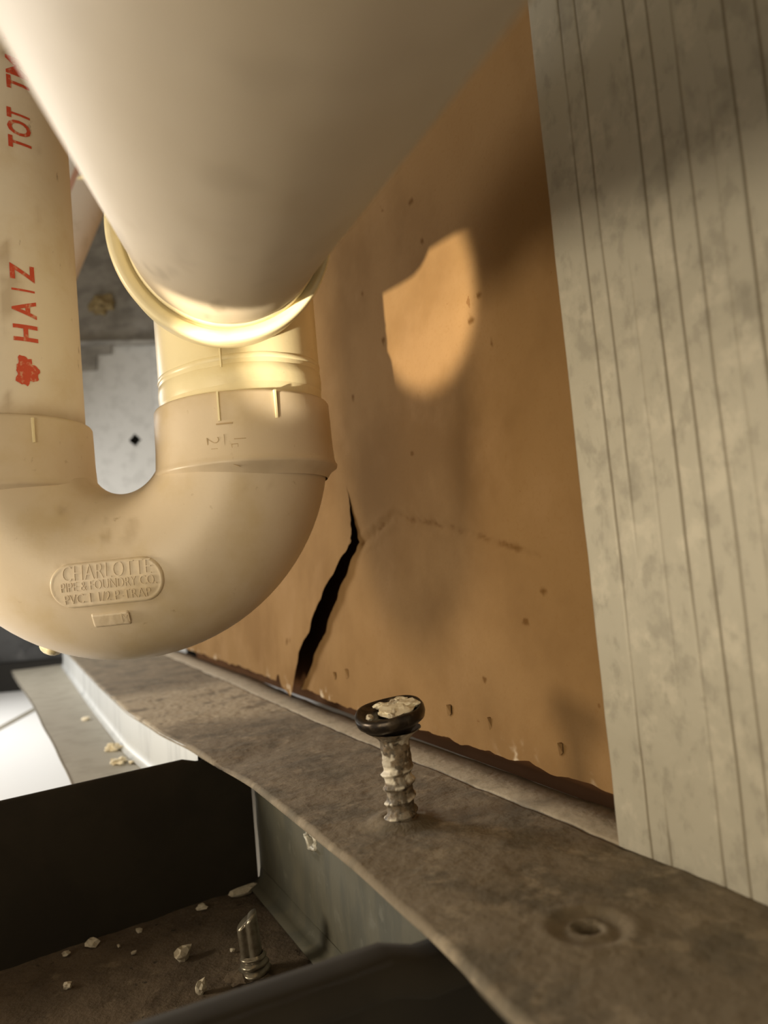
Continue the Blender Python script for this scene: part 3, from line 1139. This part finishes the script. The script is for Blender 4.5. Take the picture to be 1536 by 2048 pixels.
hx, hy, _ = frame_for(head_ax)
camx = (c_right - head_ax * c_right.dot(head_ax)).normalized()
camy = head_ax.cross(camx)
for dx, dy, rx, ry, m_, sd in ((.0016, -.0012, .0046, .0038, PLASTER_W, 3), (.0040, .0012, .0032, .0036, PLASTER_W, 5), (.0026, .0044, .0022, .0018, PLASTER_W, 8), (-.0022, .0034, .0010, .0016, PLASTER_W, 11), (.0010, -.0042, .0034, .0011, PLASTER, 12), (-.0046, -.0034, .0013, .0008, PLASTER, 15), (.0012, .0030, .0022, .0014, PLASTER, 18)):
    o = lump('plaster_cake', hb + head_ax * .0060 + camx * dx + camy * dy, (rx, ry, .0007), SW, m_, sd, axis=head_ax, sub_=3)

# ================================================================== SCREW TIP POKING THROUGH THE CHANNEL FLOOR
tb = P(.2204, .0556, -.0500)
TP = root('screw_tip', 'broken steel drill point poking up through the dark channel floor', 'screw tip', tb)
V = []
na, nz = 48, 24
for i in range(na):
    a = 2 * math.pi * i / na
    fl_ = 1 - .42 * math.exp(-((((a - math.radians(262)) + math.pi) % (2 * math.pi) - math.pi) / .42) ** 2) - .42 * math.exp(-((((a - math.radians(82)) + math.pi) % (2 * math.pi) - math.pi) / .42) ** 2)
    for j in range(nz):
        u = j / (nz - 1)
        top = .0152 + .0022 * math.cos(a - math.radians(15))
        z = -.0008 + (top + .0008) * u
        r = (.0031 - .0003 * u) * (1 - (1 - fl_) * sstep(.28, .42, u))
        V.append(tb + Vector((r * math.cos(a) - .0012 * u, r * math.sin(a), z)))
nb = len(V)
V.append(tb + Vector((-.0012, 0, .0148)))
F = grid_faces(na, nz, wrap_u=True) + [(i * nz + nz - 1, ((i + 1) % na) * nz + nz - 1, nb) for i in range(na)]
put('drill_point', V, F, ZINC_TIP, TP)
for z, r, w in ((.0014, .0046, .0013), (.0034, .0040, .0011), (.0052, .0036, .0008)):
    V, F = lathe(tb + Vector((0, 0, z)), (.12, -.05, 1), [(.0026, -w), (r * .9, -w * .5), (r, 0), (r * .9, w * .4), (.0026, w)], 48, warp=lambda rr, h, a: (rr * (1 + .06 * math.sin(3 * a + z * 900)), h + .0006 * math.sin(a)))
    put('thread_turn', V, F, ZINC_TIP, TP)
lump('debris_collar', tb + Vector((-.0015, -.0015, .0002)), (.0058, .0050, .0014), TP, GRIME, 31, sub_=3)

# ================================================================== PLASTER CRUMBS
CR = [(-.0607, .2785, .0054, .0017, .0016, 'long twisted plaster crumb in the far corner of the dark channel', .62),
      (-.0737, .2689, .0017, .0013, .0010, 'small pale crumb at the foot of the dark flange, nearest the long twisted crumb', .2),
      (-.1033, .2495, .0020, .0016, .0013, 'pale crumb in the dark channel, larger of the two at its left', .4),
      (-.1094, .2444, .0013, .0010, .0008, 'small crumb beside the larger pale crumb at the dark channel left', .9),
      (-.0709, .2355, .0027, .0018, .0020, 'flat pinkish plaster flake tipped up in the middle of the dark channel', 1.0),
      (-.1008, .2247, .0011, .0010, .0009, 'lone small crumb nearest the bottom left of the dark channel', .1),
      (-.0607, .2157, .0014, .0012, .0019, 'upright pale crumb near the blurred near flange of the dark channel', .3)]
for i, (x, y, a, b, c, lab, yaw) in enumerate(CR):
    o = lump('plaster_crumb', Vector((x, y, -.0501 + c * .75)), (a, b, c), None, PLASTER, 40 + i * 3.1, yaw=yaw, amp=.7)
    tag(o, lab, 'crumb', 'plaster crumbs in the dark channel')
SPK = [(-.0567, .2371, .0009, 'tiny plaster speck just beside the broken drill point'), (-.0875, .2411, .0009, 'tiny speck midway between the tipped flake and the larger pale crumb'),
       (-.0942, .2469, .0007, 'tiniest speck lying next to the larger pale crumb in the channel'), (-.0907, .2557, .0011, 'low thin speck at the shadowed foot of the dark flange, farther left')]
for i, (x, y, a, lab) in enumerate(SPK):
    o = lump('plaster_crumb', Vector((x, y, -.0501 + a * .5)), (a, a * .8, a * .75), None, PLASTER, 80 + i * 2.3, yaw=i * .9, amp=.6, sub_=1)
    tag(o, lab, 'crumb', 'plaster crumbs in the dark channel')
for i, (x, y, a, lab) in enumerate([(-.1470, .3943, .0042, 'white crumbly plaster lump on the grey ledge, farther of the two big ones'), (-.1330, .3637, .0034, 'rounded white plaster lump on the grey ledge nearest the dark channel'),
                                    (-.1265, .3612, .0016, 'tiny white crumb beside the rounded lump on the grey ledge'), (-.1998, .4935, .0030, 'pale plaster scrap halfway along the grey ledge')]):
    o = lump('plaster_crumb', Vector((x, y, -.0200 + a * .3)), (a, a * .75, a * .5), None, PLASTER_W, 120 + i * 3.7, yaw=i * .8, amp=.8, sub_=3 if i < 2 else 2)
    tag(o, lab, 'crumb', 'plaster crumbs on the grey ledge')

# ================================================================== BEHIND THE TRAP
FS = root('far_stud', 'pale galvanized stud with a dark hole, seen between the trap legs', 'metal stud', (-.35, 1.0, -.0575))
YF = 1.0


def far_face(x0, x1, z0, z1, y, mat, name, nx, nz, hole=None):
    V = []
    for i in range(nx):
        for j in range(nz):
            k = j / (nz - 1)
            z = z0 + (z1 - z0) * k
            xa = x0[0] + (x0[1] - x0[0]) * k
            xb = x1[0] + (x1[1] - x1[0]) * k
            V.append(Vector((xa + (xb - xa) * i / (nx - 1), y, z)))

    def skip(i, j):
        if not hole:
            return False
        c = (V[i * nz + j] + V[(i + 1) * nz + j + 1]) / 2
        return abs(c.x - hole[0]) * 1.05 + abs(c.z - hole[1]) < hole[2]
    return put(name, V, grid_faces(nx, nz, skip=skip), mat, FS, smooth=False)


far_face((-.425, -.425), (-.300, -.288), -.0575, .386, YF, FARPLATE, 'stud_face', 140, 180, hole=(-.3178, .2540, .0085))
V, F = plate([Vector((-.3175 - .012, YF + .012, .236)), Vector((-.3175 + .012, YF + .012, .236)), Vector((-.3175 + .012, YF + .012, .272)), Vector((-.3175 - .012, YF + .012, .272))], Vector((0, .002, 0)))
put('hole_shade_sheet', V, F, BLACK, FS, smooth=False)  # black sheet set behind the hole to stand in for its shade
V, F = plate([Vector((-.2995, YF - .001, -.0575)), Vector((-.270, YF - .004, -.0575)), Vector((-.258, YF - .004, .386)), Vector((-.2875, YF - .001, .386))], Vector((0, .003, 0)))
put('side_lip', V, F, FARPLATE, FS, smooth=False)
# stepped grey clip under the header
V, F = plate([Vector((-.420, YF - .004, .3855)), Vector((-.420, YF - .004, .3515)), Vector((-.3615, YF - .004, .3510)), Vector((-.3600, YF - .004, .3715)), Vector((-.3410, YF - .004, .3705)), Vector((-.3395, YF - .004, .3855))][::-1], Vector((0, .0035, 0)))
o = put('stepped_clip', V, F, FARDARK, FS, smooth=False)
o['label'] = 'dark stepped clip under the header plate'
HD = root('header_plate', 'weathered grey steel plate with a rolled edge above the pale far stud', 'metal plate', (-.35, .99, .385))
V = []
prof = [(.0, .80), (.0, .405), (-.003, .397), (-.008, .390), (-.0120, .3868), (-.0085, .3850), (.006, .3852)]
for i in range(60):
    x = -.60 + .42 * i / 59
    for dy, z in prof:
        V.append(Vector((x, .990 + dy, z - .09 * (x + .38) + .002 * noise.noise(Vector((x * 20, z * 8, 0))))))
put('plate_face', V, grid_faces(60, len(prof), flip=True), FARDARK, HD)
o = lump('foam_blob', (-.3450, .986, .4345), (.0155, .007, .0125), HD, RUSTLUMP, 66, sub_=3, amp=.5)
# slanting white pipe glimpsed beside the riser
a, b = Vector((-.2527, .60, .319)), Vector((-.1807, .60, .467))
dr = (b - a).normalized()
WP = root('slanting_pipe', 'white slanting pipe with a red line glimpsed between the riser and overhead pipe', 'pipe', a - dr * .03)
V, F = sweep([a - dr * .03 + (b - a) * 1.4 * k / 20 for k in range(21)], .0225, 48)
V.append(a - dr * .03)
F += [(len(V) - 1, (k + 1) % 48, k) for k in range(48)]
put('pipe_wall', V, F, WHITEPIPE, WP)
side = dr.cross(Vector((0, 1, 0)))
V = []
for k in range(21):
    c = a - dr * .03 + (b - a) * 1.4 * k / 20
    for g in (-.002, .0, .002):
        q = -.004 + g
        V.append(c + side * q + Vector((0, -math.sqrt(.0226 ** 2 - q * q), 0)))
put('red_stripe', V, grid_faces(21, 3), REDLINE, WP)
